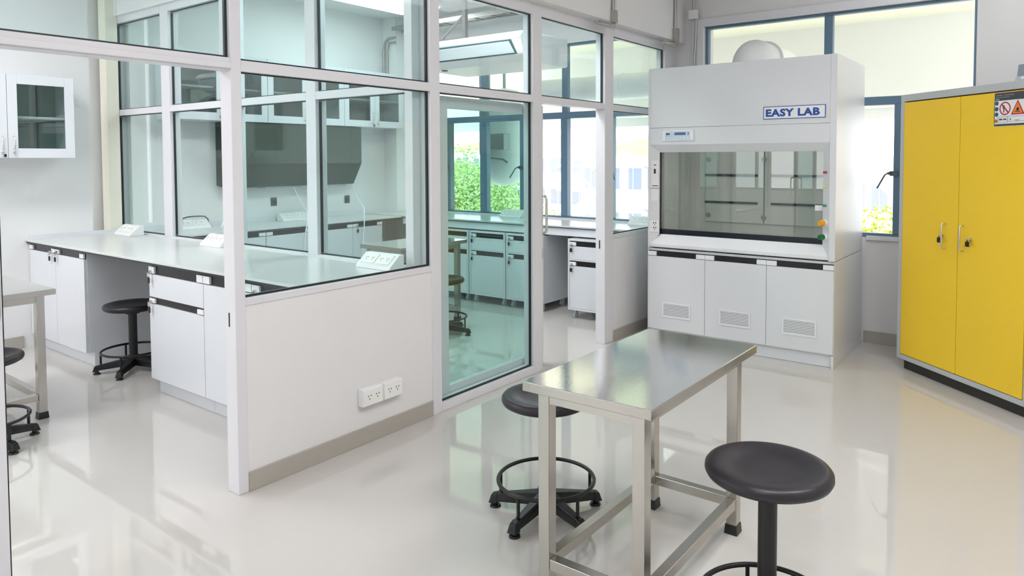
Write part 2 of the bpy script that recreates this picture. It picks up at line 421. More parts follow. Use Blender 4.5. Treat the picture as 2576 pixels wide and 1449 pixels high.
# lower front panel and splayed surround
ox0,ox1,oz0,oz1=0.2175,1.6665,0.806,1.662; ix0,ix1,iz0,iz1=0.284,1.612,0.906,1.600; yi=3.72; ys=YF
b=MB().box(0.2175,1.6665,YF+.003,YF+.02,1.664,1.803)
b.prism([(ys,1.664),(yi,iz1),(yi,1.664)],'x',ox0,ox1)            # top splay
obj('control_fascia',b,HOODW,H)
b=MB()
b2=MB()
b.hexa([(ox0,ys,oz0),(ix0,yi,iz0),(ox0,yi+.01,iz0),(ox0,yi+.0,oz0),(ox0,ys,oz1),(ix0,yi,iz1),(ox0,yi+.01,iz1),(ox0,yi,oz1)])
b2.hexa([(ix1,yi,iz0),(ox1,ys,oz0),(ox1,yi,oz0),(ox1,yi+.01,iz0),(ix1,yi,iz1),(ox1,ys,oz1),(ox1,yi,oz1),(ox1,yi+.01,iz1)])
obj('side_splay',b,HOODW,H); obj('side_splay',b2,HOODW,H)
b=MB().hexa([(ox0,ys,.80),(ox1,ys,.80),(ox1,yi+.02,.80),(ox0,yi+.02,.80),(ox0+.004,ys-.004,.828),(ox1-.004,ys-.004,.828),(ix1,yi+.02,iz0),(ix0,yi+.02,iz0)])
obj('airfoil_sill',b,CLIP,H,0.003)
obj('worktop_lip',MB().box(ix0-.02,ix1+.02,yi+.0225,yi+.05,iz0-.005,0.948),BLKTOP,H)
# interior
b=MB()
b.box(ix0-.02,ix0,3.80,4.40,.90,1.95).box(ix1,ix1+.02,3.80,4.40,.90,1.95).box(ix0,ix1,4.36,4.38,.90,1.95)
b.box(ix0-.02,ix1+.02,3.78,4.40,1.95,1.97)
obj('inner_liner',b,HOODG,H)
obj('added_liner_light',MB().box(.55,1.35,3.86,3.92,1.925,1.949),emis('added_liner_glow',(1,1,.98,1),3.0),H)  # glowing strip added out of sight to brighten the liner
obj('inner_worktop',MB().box(ix0,ix1,3.78,4.36,.885,.90),HOODG,H)
b=MB().box(0.44,0.965,4.335,4.35,0.98,1.85).box(0.975,1.50,4.335,4.35,0.98,1.85)
bf=obj('baffle_plate',b,HOODG,H,.002)
for x0,x1 in ((0.434,0.914),(1.031,1.50)):
    for z in (1.398,1.156): obj('baffle_slot',MB().box(x0,x1,4.325,4.335,z-.010,z+.010),BLKI,bf)
for x in (0.466,0.968):
    for z in (1.539,1.037): obj('baffle_stud',MB().cyl((x,4.335,z),(x,4.325,z),.022,20),mat('stud_grey',rgb(150,154,148),.4),bf)
S=obj('sash',MB().box(ix0-.015,ix1+.015,3.765,3.772,.949,1.63),GLS,H)
obj('sash_label',MB().box(1.545,1.605,3.760,3.765,1.155,1.195),CLIP,S)
# control panel
C=obj('control_panel',MB().box(0.335,0.612,YF-.008,YF+.003,1.694,1.782),CLIP,H,.003)
obj('keypad',MB().box(0.362,0.582,YF-.0095,YF-.008,1.703,1.772),PALEB,C)
obj('display',MB().box(0.446,0.545,YF-.0105,YF-.0095,1.741,1.763),LCD,C)
obj('badge',MB().box(0.37,0.402,YF-.0105,YF-.0095,1.744,1.758),DKG,C)
for k in range(2): obj('indicator',MB().box(0.563,0.571,YF-.0105,YF-.0095,1.742+k*.012,1.750+k*.012),DKG,C)
obj('indicator',MB().box(0.372,0.378,YF-.0105,YF-.0095,1.733,1.739),DKG,C)
b=MB()
for k in range(7): b.box(0.372+k*.03,0.389+k*.03,YF-.0105,YF-.0095,1.710,1.726)
obj('button_row',b,mat('button_white',rgb(228,232,240),.4),C)
# name plate
N=obj('name_plate',MB().box(1.180,1.635,YF-.002,YF+.003,1.845,1.941),TXB,H)
obj('plate_face',MB().box(1.185,1.630,YF-.003,YF-.002,1.850,1.936),CLIP,N)
def text(name, body, size, x,y,z, m, parent, rot=(PI/2,0,0), wscale=1.0, off=0.0, ext=0.0005, align='LEFT', space=1.0, thick=None):
    cu=bpy.data.curves.new('t','FONT'); cu.body=body; cu.size=size; cu.offset=off; cu.extrude=ext; cu.align_x=align; cu.space_character=space; cu.resolution_u=3
    t=bpy.data.objects.new('t',cu); COL.objects.link(t)
    bpy.context.view_layer.update()
    me=bpy.data.meshes.new_from_object(t.evaluated_get(bpy.context.evaluated_depsgraph_get()))
    bpy.data.objects.remove(t)
    me.materials.clear(); me.materials.append(m); me.name=name
    o=bpy.data.objects.new(name,me); COL.objects.link(o)
    o.parent=parent; off_=ORIG.get(parent.name,Vector((0,0,0)))
    o.location=Vector((x,y,z))-off_; o.rotation_euler=rot; o.scale=(wscale,1,1)
    return o
text('lettering','EASY LAB',0.074,1.196,YF-.0034,1.867,TXB,N,wscale=1.18,off=0.0034,space=1.09)
# labels on left splay
def on_left(u0,u1,z0,z1,m,name,t=0.004,base=0.0):
    p=lambda u,d:(ox0+(ix0-ox0)*u + d*(-0.0), ys+(yi-ys)*u - d)
    a0=p(u0,base);a1=p(u1,base);c0=p(u0,base+t);c1=p(u1,base+t)
    q=MB().hexa([(c0[0],c0[1],z0),(c1[0],c1[1],z0),(a1[0],a1[1],z0),(a0[0],a0[1],z0),(c0[0],c0[1],z1),(c1[0],c1[1],z1),(a1[0],a1[1],z1),(a0[0],a0[1],z1)])
    return obj(name,q,m,H)
on_left(.15,.92,1.19,1.53,CLIP,'instruction_label')
on_left(.42,.62,1.42,1.46,BLKI,'label_mark',.001,.0042); on_left(.40,.66,1.49,1.497,DKG,'label_mark',.001,.0042)
on_left(.25,.85,1.313,1.32,DKG,'label_mark',.001,.0042); on_left(.10,.95,1.292,1.299,mat('label_line',rgb(150,154,158),.4),'label_mark',.001,.0042)
on_left(.02,.98,0.925,1.02,CLIP,'power_outlet',.008)
for z in (.995,.955):
    on_left(.40,.48,z,z+.012,BLKI,'socket_hole',.001,.0082); on_left(.62,.70,z,z+.012,BLKI,'socket_hole',.001,.0082); on_left(.52,.58,z-.014,z-.006,BLKI,'socket_hole',.001,.0082)
# taps on the right splay
def tap(z,m,r):
    x,y=1.638,3.697
    k=MB().cyl((x,y,z),(x-.012,y-.02,z),r*1.05,18,mi=1); 
    k.cyl((x-.012,y-.02,z),(x-.03,y-.052,z),r,6,r*.8,sm=False)
    return obj('gas_tap',k,[m,CLIP],H,.002)
tap(1.07,YELP,.026); tap(.968,GREEN,.023)
for z,m in ((1.443,REDM),(1.344,mat('tag_yellow',rgb(225,205,120),.4)),(1.198,mat('tag_green',rgb(60,120,120),.4))):
    obj('service_tag',MB().box(1.618,1.645,3.684,3.700,z-.008,z+.008),m,H)
# exhaust elbow and duct
pts=[(0.87,4.22,2.3045),(0.87,4.22,2.312)]
for k in range(1,9):
    a=PI/2*k/8; pts.append((0.87,4.22+0.17*(1-math.cos(a)),2.318+0.112*math.sin(a)))
pts+=[(0.87,4.62,2.43),(0.87,5.15,2.43)]
for k in range(1,8):
    a=PI/2*k/8; pts.append((0.87-0.25*(1-math.cos(a)),5.15+0.25*math.sin(a),2.43-.05*math.sin(a)))
pts+=[(0.4,5.40,2.37),(-2.2,5.40,2.37)]
D=obj('exhaust_duct',MB().tube(pts,0.145,28),DUCT,None,origin=(0.87,4.22,2.305)); tag(D,'round white exhaust duct rising from the fume cupboard and running along outside the windows','duct')
obj('duct_collar',MB().cyl((0.87,4.615,2.43),(0.87,4.645,2.43),.165,32),CLIP,D); obj('duct_collar',MB().cyl((-1.0,5.4,2.37),(-1.04,5.4,2.37),.152,28),CLIP,D)
FB=thing('exhaust_fan','large white rounded exhaust fan drum hanging outside the far windows','fan',(-2.75,5.4,1.2))
prof=[(0.0,1.20),(0.10,1.21),(0.19,1.25),(0.25,1.32),(0.275,1.40),(0.28,1.50),(0.28,2.22),(0.25,2.32),(0.18,2.42),(0.0,2.46)]
obj('drum',MB().lathe(prof,-2.75,5.4,48),DUCT,FB)
obj('motor_box',MB().box(-2.80,-2.46,5.02,5.16,1.66,1.86),mat('motor_grey',rgb(150,160,160),.4),FB,.01)
obj('hanger_rod',MB().cyl((-2.75,5.4,2.45),(-2.75,5.4,3.119),.02,10),mat('motor_grey',rgb(150,160,160),.4),FB)
obj('motor_bracket',MB().box(-2.83,-2.80,5.0,5.18,1.6,3.119).tube([(-2.8,5.06,1.64),(-2.74,5.06,1.56),(-2.5,5.06,1.54),(-2.42,5.05,1.50)],.015,8),mat('motor_grey',rgb(150,160,160),.4),FB)

# ---------------------------------------------------------------- yellow safety cabinet
ang=math.atan2(dy,dx)
Y=thing('safety_cabinet','tall yellow two-door flammables cabinet with grey frame and warning label','cabinet',(2.125,4.01,0),ang)
b=MB()
b.box(-0.045,-0.008,-0.03,0.50,0.072,2.006).box(1.037,1.074,-0.03,0.50,0.072,2.006)
b.box(-0.008,1.037,-0.03,0.50,0.072,0.108).box(-0.008,1.037,-0.03,0.50,1.956,2.006)
b.box(-0.008,1.037,0.48,0.50,0.108,1.956)
obj('frame',b,CABG,Y,.003,local=True)
obj('plinth',MB().box(0.0,1.03,0.0,0.46,0.001,0.072),KICKD,Y,local=True)
obj('shadow_gap_lining',MB().box(-0.008,1.037,-0.005,0.0,0.108,1.956),BLKI,Y,local=True)
for i,(a,c) in enumerate(((-0.003,0.5165),(0.5215,1.032))):
    d=obj('door',MB().box(a,c,-0.033,-0.008,0.113,1.948),YEL,Y,.002,local=True)
    sx=0.415 if i==0 else 0.572
    za,zb=.94,1.107; pts=[(sx,-0.033,zb)]
    for k in range(6):
        t=PI/2*k/5; pts.append((sx,-0.033-.022-.012*math.sin(t),zb-.012+.012*math.cos(t)))
    for k in range(6):
        t=PI/2*k/5; pts.append((sx,-0.033-.022-.012*math.cos(t),za+.012-.012*math.sin(t)))
    pts.append((sx,-0.033,za))
    obj('handle',MB().tube(pts,.0055,10),CHROME,d,local=True)
    kx=0.385 if i==0 else 0.628
    kl=obj('lock',MB().cyl((kx+.01,-.033,1.022),(kx+.01,-.045,1.022),.010,16).box(kx-.012,kx+.01,-.058,-.045,1.018,1.026),CHROME,d,local=True)
    obj('key',MB().box(kx-.018,kx+.010,-.060,-.053,.975,1.008).cyl((kx-.004,-.056,1.008),(kx-.004,-.056,1.02),.004,8),BLACKP,d,.003,local=True)
    if i==1: dr=d
yl=-0.0335
st=obj('warning_label',MB().box(0.789,1.028,yl-.001,yl,1.739,1.946),CLIP,dr,local=True)
def L2(name,mb,m): return obj(name,mb,m,dr,local=True)
L2('label_band',MB().box(0.791,1.026,yl-.0018,yl-.001,1.895,1.944).box(0.791,1.026,yl-.0018,yl-.001,1.741,1.753).box(.789,.793,yl-.0018,yl-.001,1.753,1.895),DKG)
L2('label_small_print',MB().box(0.800,0.85,yl-.0024,yl-.0018,1.925,1.929).box(0.86,0.93,yl-.0024,yl-.0018,1.925,1.929).box(0.800,0.90,yl-.0024,yl-.0018,1.913,1.916).box(.80,.826,yl-.0024,yl-.0018,1.899,1.907),mat('print_pale',rgb(150,156,160),.4))
L2('label_top_stripe',MB().box(0.791,1.026,yl-.0024,yl-.0018,1.941,1.945),ORG)
def ring(cx,cz,r0,r1,y0,y1,n=40):
    v=[];fs=[]
    for i in range(n):
        t=2*PI*i/n
        for r in (r0,r1):
            for y in (y0,y1): v.append((cx+r*math.cos(t),y,cz+r*math.sin(t)))
    for i in range(n):
        a=4*i;c=4*((i+1)%n)
        fs+=[(a,c,c+2,a+2),(a+1,a+3,c+3,c+1),(a,a+1,c+1,c),(a+2,c+2,c+3,a+3)]
    return MB().add(v,fs)
rg=ring(0.868,1.846,.033,.040,yl-.002,yl-.001)
q=.028
rg.hexa([(.868-q,yl-.002,1.846+q-.003),(.868-q+.006,yl-.002,1.846+q+.002),(.868-q+.006,yl-.001,1.846+q+.002),(.868-q,yl-.001,1.846+q-.003),
         (.868+q-.006,yl-.002,1.846-q-.002),(.868+q,yl-.002,1.846-q+.003),(.868+q,yl-.001,1.846-q+.003),(.868+q-.006,yl-.001,1.846-q-.002)])
L2('no_flame_symbol',rg,REDM)
def flame(cx,cz,s,y0,y1):
    p=[(0,1),(.25,.55),(.42,.62),(.5,.1),(.35,-.3),(-.35,-.3),(-.5,.1),(-.3,.45),(-.15,.3)]
    return MB().prism([(cx+a*s,cz+b_*s) for a,b_ in p],'y',y0,y1)
f=flame(.858,1.853,.016,yl-.0018,yl-.001); f.box(.856,.862,yl-.0018,yl-.001,1.822,1.85)
L2('flame_mark',f,BLKI)
L2('warning_triangle',MB().prism([(.911,1.806),(1.005,1.806),(.958,1.892)],'y',yl-.002,yl-.001),REDM)
L2('triangle_face',MB().prism([(.922,1.813),(.994,1.813),(.958,1.880)],'y',yl-.0026,yl-.002),ORG)
f=flame(.958,1.834,.018,yl-.0032,yl-.0026); f.box(.94,.976,yl-.0032,yl-.0026,1.821,1.825)
L2('flame_mark',f,BLKI)
for z in (1.880,1.845,1.812): L2('mandatory_symbol',MB().cyl((.807,yl-.002,z),(.807,yl-.001,z),.013,20),mat('sign_teal',rgb(50,92,120),.4))
L2('mandatory_symbol',MB().cyl((.805,yl-.002,1.772),(.805,yl-.001,1.772),.011,20),mat('sign_brown',rgb(190,110,40),.4))
b=MB().frame(.818,.886,1.760,1.797,yl-.0015,yl-.001,.0015); b.frame(.889,1.02,1.765,1.797,yl-.0015,yl-.001,.0015)
b.box(.826,.85,yl-.0015,yl-.001,1.776,1.785).box(.857,.878,yl-.0015,yl-.001,1.776,1.785).box(.905,.911,yl-.0015,yl-.001,1.774,1.785).box(.94,.97,yl-.0015,yl-.001,1.770,1.773)
L2('label_print',b,DKG)
G=thing('vent_collar','small grey-blue box with white fitting on top of the yellow cabinet','vent',(2.125+dx*.985+nx*.09,4.01+dy*.985+ny*.09,2.006),ang)
obj('cover',MB().hexa([(-.085,-.08,.03),(.12,-.08,.03),(.12,.10,.03),(-.085,.10,.03),(-.08,-.075,.10),(.12,-.075,.10),(.12,.10,.10),(-.08,.10,.10)]),mat('grey_blue_cover',rgb(140,152,164),.4),G,.003,local=True)
obj('base',MB().hexa([(-.095,-.09,.0005),(.13,-.09,.0005),(.13,.11,.0005),(-.095,.11,.0005),(-.085,-.08,.03),(.12,-.08,.03),(.12,.10,.03),(-.085,.10,.03)]),mat('grey_blue_base',rgb(186,194,202),.4),G,local=True)
obj('fitting',MB().box(-.04,0.02,-.095,-.085,.006,.024),CLIP,G,local=True)

# ---------------------------------------------------------------- steel tables
def table(label, x0,x1,y0,y1,zt=0.78, name='steel_table'):
    T=thing(name,label,'table',((x0+x1)/2,(y0+y1)/2,0),group=None)
    b=MB().box(x0,x1,y0,y1,zt-.034,zt); b.m=[1,0,1,1,1,1]; obj('tabletop',b,[STEEL_LIT,STEEL],T,.003)  # one steel: paler top, darker sides, shading put into the colour
    i=.046; lw=.045
    ax0,ax1,ay0,ay1=x0+i-.011,x1-i,y0+i,y1-i
    ap=MB(); z0,z1=zt-.078,zt-.0345
    ap.box(ax0+lw,ax1-lw,ay0+.003,ay0+.03,z0,z1).box(ax0+lw,ax1-lw,ay1-.03,ay1-.003,z0,z1)
    ap.box(ax0+.003,ax0+.03,ay0+lw,ay1-lw,z0,z1).box(ax1-.03,ax1-.003,ay0+lw,ay1-lw,z0,z1)
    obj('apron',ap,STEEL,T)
    for lx in (ax0,ax1-lw):
        for ly in (ay0,ay1-lw):
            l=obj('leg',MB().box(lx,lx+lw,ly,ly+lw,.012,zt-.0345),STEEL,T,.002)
            obj('foot_cap',MB().hexa([(lx-.005,ly-.005,0.001),(lx+lw+.005,ly-.005,0.001),(lx+lw+.005,ly+lw+.005,0.001),(lx-.005,ly+lw+.005,0.001),
                (lx-.002,ly-.002,.04),(lx+lw+.002,ly-.002,.04),(lx+lw+.002,ly+lw+.002,.04),(lx-.002,ly+lw+.002,.04)]),BLACKP,l)
    zr=.112; rh=.040
    for lx in (ax0,ax1-lw): obj('side_rail',MB().box(lx+.003,lx+lw-.003,ay0+lw,ay1-lw,zr,zr+rh),STEEL,T,.002)
    for ly in (ay0,ay1-lw): obj('end_rail',MB().box(ax0+lw,ax1-lw,ly+.003,ly+lw-.003,zr,zr+rh),STEEL,T,.002)
    return T
table('stainless steel table in the foreground between two black stools',1.526,2.022,.154,1.10)
table('stainless steel table at the left edge behind the sliding door',-2.65,-1.81,-.90,-.075)
table('stainless steel table inside the glass room seen behind the door glass',-2.07,-1.53,2.45,3.30)

# ---------------------------------------------------------------- stools
def stool(label, cx, cy, zs, a0=0.0, rz_=0):
    T=thing('lab_stool',label,'stool',(cx,cy,0),rz_)
    R_=.193
    prof=[(0.0,zs-.050),(.05,zs-.050),(.12,zs-.048),(R_-.02,zs-.044),(R_-.006,zs-.036),(R_,zs-.024),(R_-.001,zs-.012),(R_-.008,zs-.003),(R_-.020,zs+.001),(R_-.035,zs),
          (R_-.055,zs-.004),(R_-.075,zs-.010),(R_-.09,zs-.014),(.07,zs-.017),(.03,zs-.018),(0.0,zs-.018)]
    obj('seat',MB().lathe(prof,n=64),SEATM,T,local=True)
    obj('column',MB().cyl((0,0,.10),(0,0,zs-.046),.029,28).cyl((0,0,zs-.075),(0,0,zs-.049),.05,24),BLACKP,T,local=True)
    obj('hub',MB().cyl((0,0,.045),(0,0,.115),.045,24,.036),BLACKP,T,local=True)
    rr=.209; zr=.155
    pts=[(rr*math.cos(2*PI*k/56),rr*math.sin(2*PI*k/56),zr) for k in range(56)]
    fr=MB().tube(pts,.0085,10,closed=True)
    for k in range(5):
        a=a0+2*PI*k/5; c,s_=math.cos(a),math.sin(a)
        def Q(r,t,z): return (r*c-t*s_, r*s_+t*c, z)
        fr.cyl(Q(rr,0,.07),Q(rr,0,zr),.0075,10)
        arm=MB().hexa([Q(.02,-.03,.045),Q(.235,-.020,.028),Q(.235,.020,.028),Q(.02,.03,.045),Q(.02,-.024,.10),Q(.235,-.013,.062),Q(.235,.013,.062),Q(.02,.024,.10)])
        arm.hexa([Q(.225,-.024,.022),Q(.262,-.022,.020),Q(.262,.022,.020),Q(.225,.024,.022),Q(.22,-.017,.066),Q(.250,-.015,.058),Q(.250,.015,.058),Q(.22,.017,.066)])
        l=obj('leg',arm,BLACKP,T,.004,local=True)
        obj('glide',MB().cyl(Q(.235,0,0.0005),Q(.235,0,.010),.025,20,.022).cyl(Q(.235,0,.010),Q(.235,0,.03),.012,12),BLACKP,l,local=True)
    obj('foot_ring',fr,BLACKP,T,local=True)
    return T
va=YAW  # camera yaw: keep leg headings in room terms
stool('black round stool pushed behind the near steel table',1.236,.704,.53,a0=.977)
stool('nearest black round stool in the right foreground, cut off below',2.298,.405,.598,a0=YAW+.3)
stool('black round stool in the knee space under the left worktop',-2.445,.64,.50,a0=.45)
stool('black round stool mostly hidden by the sliding door edge at left',-1.63,-.505,.50,a0=.28)
stool('black round stool behind the glass door beside the inner steel table',-1.35,2.77,.50,a0=.35)

# ---------------------------------------------------------------- fitted furniture
def front(parent, kind, x0,x1, yf, z0,z1, caps=(True,True), lock=None, ch=.05, xf=None):
    """panel with a dark handle channel along its top; author coordinates have the front facing -y; xf maps a point to the room"""
    T=(lambda mb: mb) if xf is None else xf
    d=obj(kind,T(MB().box(x0+.0015,x1-.0015,yf,yf+.018,z0,z1-ch)),LAM,parent,.0015)
    obj('handle_channel',T(MB().box(x0+.0015,x1-.0015,yf+.012,yf+.017,z1-ch,z1-.002)),CHAN,d)
    if caps[0]: obj('end_cap',T(MB().box(x0+.002,x0+.072,yf-.003,yf+.012,z1-ch+.006,z1-.010)),CLIP,d,.002)
    if caps[1]: obj('end_cap',T(MB().box(x1-.072,x1-.002,yf-.003,yf+.012,z1-ch+.006,z1-.010)),CLIP,d,.002)
    if lock is not None:
        k=T(MB().cyl((lock,yf-.003,z1-ch+.02),(lock,yf-.018,z1-ch+.02),.009,12).box(lock-.003,lock+.003,yf-.03,yf-.012,z1-ch-.012,z1-ch+.02))
        kk=obj('lock',k,CHROME,d)
        obj('key',T(MB().box(lock-.012,lock+.012,yf-.026,yf-.018,z1-ch-.055,z1-ch-.018)),BLACKP,d,.003)
    return d
# near left counter along the glass divider
W1=thing('worktop','pale grey worktop with dark edge along the glass divider at left','worktop',(-1.96,.82,.872))
obj('top_sheet',MB().box(XL+.002,w-.002,.437,YR-.002,.879,.895),LAMTOP,W1,.0015)
obj('dark_edge',MB().box(XL+.002,w-.002,.4395,YR-.004,.866,.879),EDGE,W1)
obj('upstand',MB().box(XL+.002,XL+.016,.46,YR-.004,.895,.925).box(XL+.016,w-.002,YR-.014,YR-.002,.895,.9035),LAM,W1)
def carcass(parent,x0,x1,y0,y1,z0,z1,xf=None,feet=False,ky=.055,plinth=True):
    T=(lambda mb: mb) if xf is None else xf
    obj('carcass',T(MB().box(x0,x1,y0,y1,z0,z1)),LAM,parent,.001)
    if plinth: obj('plinth',T(MB().box(x0,x1,y0+ky-.018,y1,0.001,z0)),LAM,parent)
C1=thing('base_cabinet','white two-door base cabinet with hanging keys at the left end of the worktop','cabinet',(-3.30,.82,0))
carcass(C1,XL+.004,-2.79,.479,YR-.01,.105,.865)
front(C1,'door',XL+.005,-3.315,.46,.108,.862,lock=-3.37); front(C1,'door',-3.312,-2.792,.46,.108,.862,lock=-3.262)
C2=thing('drawer_cabinet','white cabinet with one drawer over one door beside the post','cabinet',(-1.455,.82,0))
carcass(C2,-1.795,-1.121,.479,YR-.01,.105,.865)
front(C2,'drawer',-1.795,-1.121,.46,.652,.862,lock=-1.755,ch=.062); front(C2,'door',-1.795,-1.121,.46,.108,.650,lock=-1.755,ch=.045)
C3=thing('base_cabinet','white two-door base cabinet mostly hidden behind the corner post','cabinet',(-.61,.82,0))
carcass(C3,-1.119,w-.004,.479,YR-.01,.105,.865)
front(C3,'door',-1.119,-.606,.46,.108,.862,ch=.062); front(C3,'door',-.604,w-.004,.46,.108,.862,lock=-.56,ch=.062)

# far counter along the left wall (front faces +x): author with front toward -y, map (x,y)->(X,Y)
def wallmap(mb):
    # local x -> world -Y reversed: (x,y) -> X = XL+ (depth..) ; front yf -> world X
    mb.v=[(-y, x, z) for (x,y,z) in mb.v]; return mb
# with this map: world X = -y_local, world Y = x_local ; front at y_local=3.20 -> X=-3.20 facing +x
W2=thing('worktop','pale worktop with dark edge along the left wall of the glass room','worktop',(-3.52,2.7,.85))
obj('top_sheet',MB().box(XL+.002,-3.18,YRb+.004,3.996,.864,.88),LAMTOP,W2,.0015)
obj('dark_edge',MB().box(XL+.002,-3.1825,YRb+.004,3.996,.851,.864),EDGE,W2)
obj('upstand',MB().box(XL+.002,XL+.016,YRb+.004,3.996,.88,.93),LAM,W2)
units=[(1.31,2.233,'white two-door base cabinet nearest the divider in the glass room'),(2.237,3.297,'white two-door base cabinet in the middle of the left wall run'),(3.30,3.72,'white single-door base cabinet at the far end of the left wall run')]
for a,c,lab in units:
    U=thing('base_cabinet',lab,'cabinet',(-3.5,(a+c)/2,0))
    carcass(U,a,c,3.22,-XL-.004,.105,.85,xf=wallmap)
    if c-a>.6:
        m_=(a+c)/2; front(U,'door',a,m_,3.20,.108,.848,xf=wallmap,lock=m_-.05); front(U,'door',m_,c,3.20,.108,.848,xf=wallmap)
    else: front(U,'door',a,c,3.20,.108,.848,xf=wallmap,lock=a+.05)
# window counter
W3=thing('worktop','pale worktop with deep front apron running under the far windows','worktop',(-1.9,4.3,.80))
obj('top_sheet',MB().box(-3.615,w-.003,4.0,WY-.032,.874,.89).box(XL+.002,-3.615,4.0,4.335,.874,.89),LAMTOP,W3,.0015)
obj('dark_edge',MB().box(-3.178,w-.003,4.0025,WY-.034,.866,.874),EDGE,W3)
obj('apron',MB().box(-3.178,w-.003,4.02,4.038,.79,.866),LAM,W3)
obj('end_panel',MB().box(w-.025,w-.005,4.04,WY-.05,.002,.866),LAM,W3)
obj('frame_leg',MB().box(-3.60,-3.56,4.36,4.40,.002,.866),LAM,W3)
def pedestal(label,x0,x1,y0=3.985,y1=4.45,locks=True,z1=.775):
    U=thing('mobile_pedestal',label,'cabinet',((x0+x1)/2,(y0+y1)/2,0),group=None)
    f=MB(); z0=.085
    f.box(x0,x1,y0+.02,y1,z0,z1).frame(x0,x1,z0,z1,y0,y0+.02,.018)
    f.box(x0+.018,x1-.018,y0,y0+.02,.565,.578)
    obj('carcass',f,LAM,U,.0015)
    front(U,'drawer',x0+.02,x1-.02,y0+.001,.58,z1-.02,lock=x0+.05,caps=(True,False))
    front(U,'door',x0+.02,x1-.02,y0+.001,z0+.02,.563,lock=x0+.05,caps=(True,False))
    for px in (x0+.05,x1-.05):
        for py in (y0+.06,y1-.05):
            obj('caster',MB().cyl((px-.012,py,.03),(px+.012,py,.03),.0295,20).box(px-.016,px+.016,py-.012,py+.02,.04,.085),mat('caster_grey',rgb(190,194,198),.35),U)
    return U
pedestal('white mobile pedestal under the far worktop, leftmost behind the door glass',-2.62,-2.13)
pedestal('white mobile pedestal under the far worktop behind the middle of the door glass',-2.11,-1.62)
pedestal('white mobile pedestal under the far worktop, right one behind the door glass',-1.60,-1.13)
pedestal('white mobile pedestal with drawer keys standing clear in the doorway opening',-.80,-.30,3.94,4.40)

# sloped socket boxes
def socket_box(label, cx,cy,z, wdt=.30, rz_=0., n=2, pitch=0.13):
    T=thing('socket_box',label,'power socket',(cx,cy,z+.0006),rz_,)
    h=wdt/2
    prof=[(-.065,0),(.055,0),(.055,.085),(.02,.085),(-.055,.02)]
    obj('housing',MB().prism(prof,'x',-h,h),CLIP,T,.003,local=True)
    # slanted plates
    d=Vector((0,.075,.065)).normalized(); nn=Vector((0,-d.z,d.y))
    for i in range(n):
        px=(i-(n-1)/2)*pitch
        o=Vector((px,-.055,.02))+nn*.0005
        def Q(u,v,t): p=o+d*v+nn*t; return (p.x+u,p.y,p.z)
        pl=obj('socket_plate',MB().hexa([Q(-.058,.014,0),Q(.058,.014,0),Q(.058,.088,0),Q(-.058,.088,0),Q(-.056,.016,.006),Q(.056,.016,.006),Q(.056,.086,.006),Q(-.056,.086,.006)]),mat('ivory_plastic',rgb(244,244,240),.35),T,local=True)
        hb=MB()
        for sx in (-.026,.026):
            for u,v in ((-.008,.056),(.008,.056),(0,.042)):
                hb.hexa([Q(sx+u-.0022,v-.0035,.006),Q(sx+u+.0022,v-.0035,.006),Q(sx+u+.0022,v+.0035,.006),Q(sx+u-.0022,v+.0035,.006),
                         Q(sx+u-.0022,v-.0035,.0066),Q(sx+u+.0022,v-.0035,.0066),Q(sx+u+.0022,v+.0035,.0066),Q(sx+u-.0022,v+.0035,.0066)])
        obj('socket_holes',hb,BLKI,pl,local=True)
    return T
socket_box('white sloped desk socket box at the far left corner of the near worktop',-3.50,1.10,.895)
socket_box('white sloped desk socket box half hidden behind the corner post',-2.12,1.12,.895,wdt=.28)
socket_box('white sloped desk socket box at the right end of the near worktop behind glass',-.27,1.10,.895)
sb=socket_box('white sloped desk socket box holding a black plug in the glass room',-3.745,1.78,.88,wdt=.34,rz_=PI/2)
socket_box('white sloped desk socket box under the grey wall hood',-3.745,2.93,.88,wdt=.34,rz_=PI/2)
socket_box('white sloped desk socket box below the far windows behind the door handle',-1.93,4.52,.89,wdt=.30)
socket_box('white sloped desk socket box below the far windows beside the fume cupboard',-.27,4.50,.89,wdt=.30)
PL=thing('power_plug','black power plug with cable in the glass room socket box','plug',(-3.70,1.66,.945))
obj('plug_body',MB().cyl((-3.699,1.66,.962),(-3.665,1.645,.985),.016,14,.012),BLACKP,PL)
obj('cable',MB().tube([(-3.665,1.645,.985),(-3.65,1.66,.995),(-3.645,1.70,1.005),(-3.66,1.76,1.005),(-3.70,1.85,1.0),(-3.77,1.93,.99),(-3.80,1.98,.96),(-3.80,1.99,.90)],.006,8),BLACKP,PL)
# wall socket pair on the partition
for (a,c,lab) in ((.700,.842,'left module of the double white wall socket low on the partition'),(.846,.985,'right module of the double white wall socket low on the partition')):
    T=thing('wall_socket',lab,'power socket',(-0.005,(a+c)/2,.22))
    obj('housing',MB().box(-.0055,.036,a,c,.215,.312),CLIP,T,.006)
    ym=(a+c)/2
    pl=obj('faceplate',MB().box(.036,.041,a+.004,c-.004,.220,.306),mat('ivory_plastic',rgb(244,244,240),.35),T,.002)
    hb=MB()
    for sy in (-.028,.028):
        for u,v in ((-.009,.272),(.009,.272),(0,.256)):
            hb.box(.041,.0416,ym+sy+u-.0022,ym+sy+u+.0022,v-.004,v+.004)
    obj('socket_holes',hb,BLKI,pl)

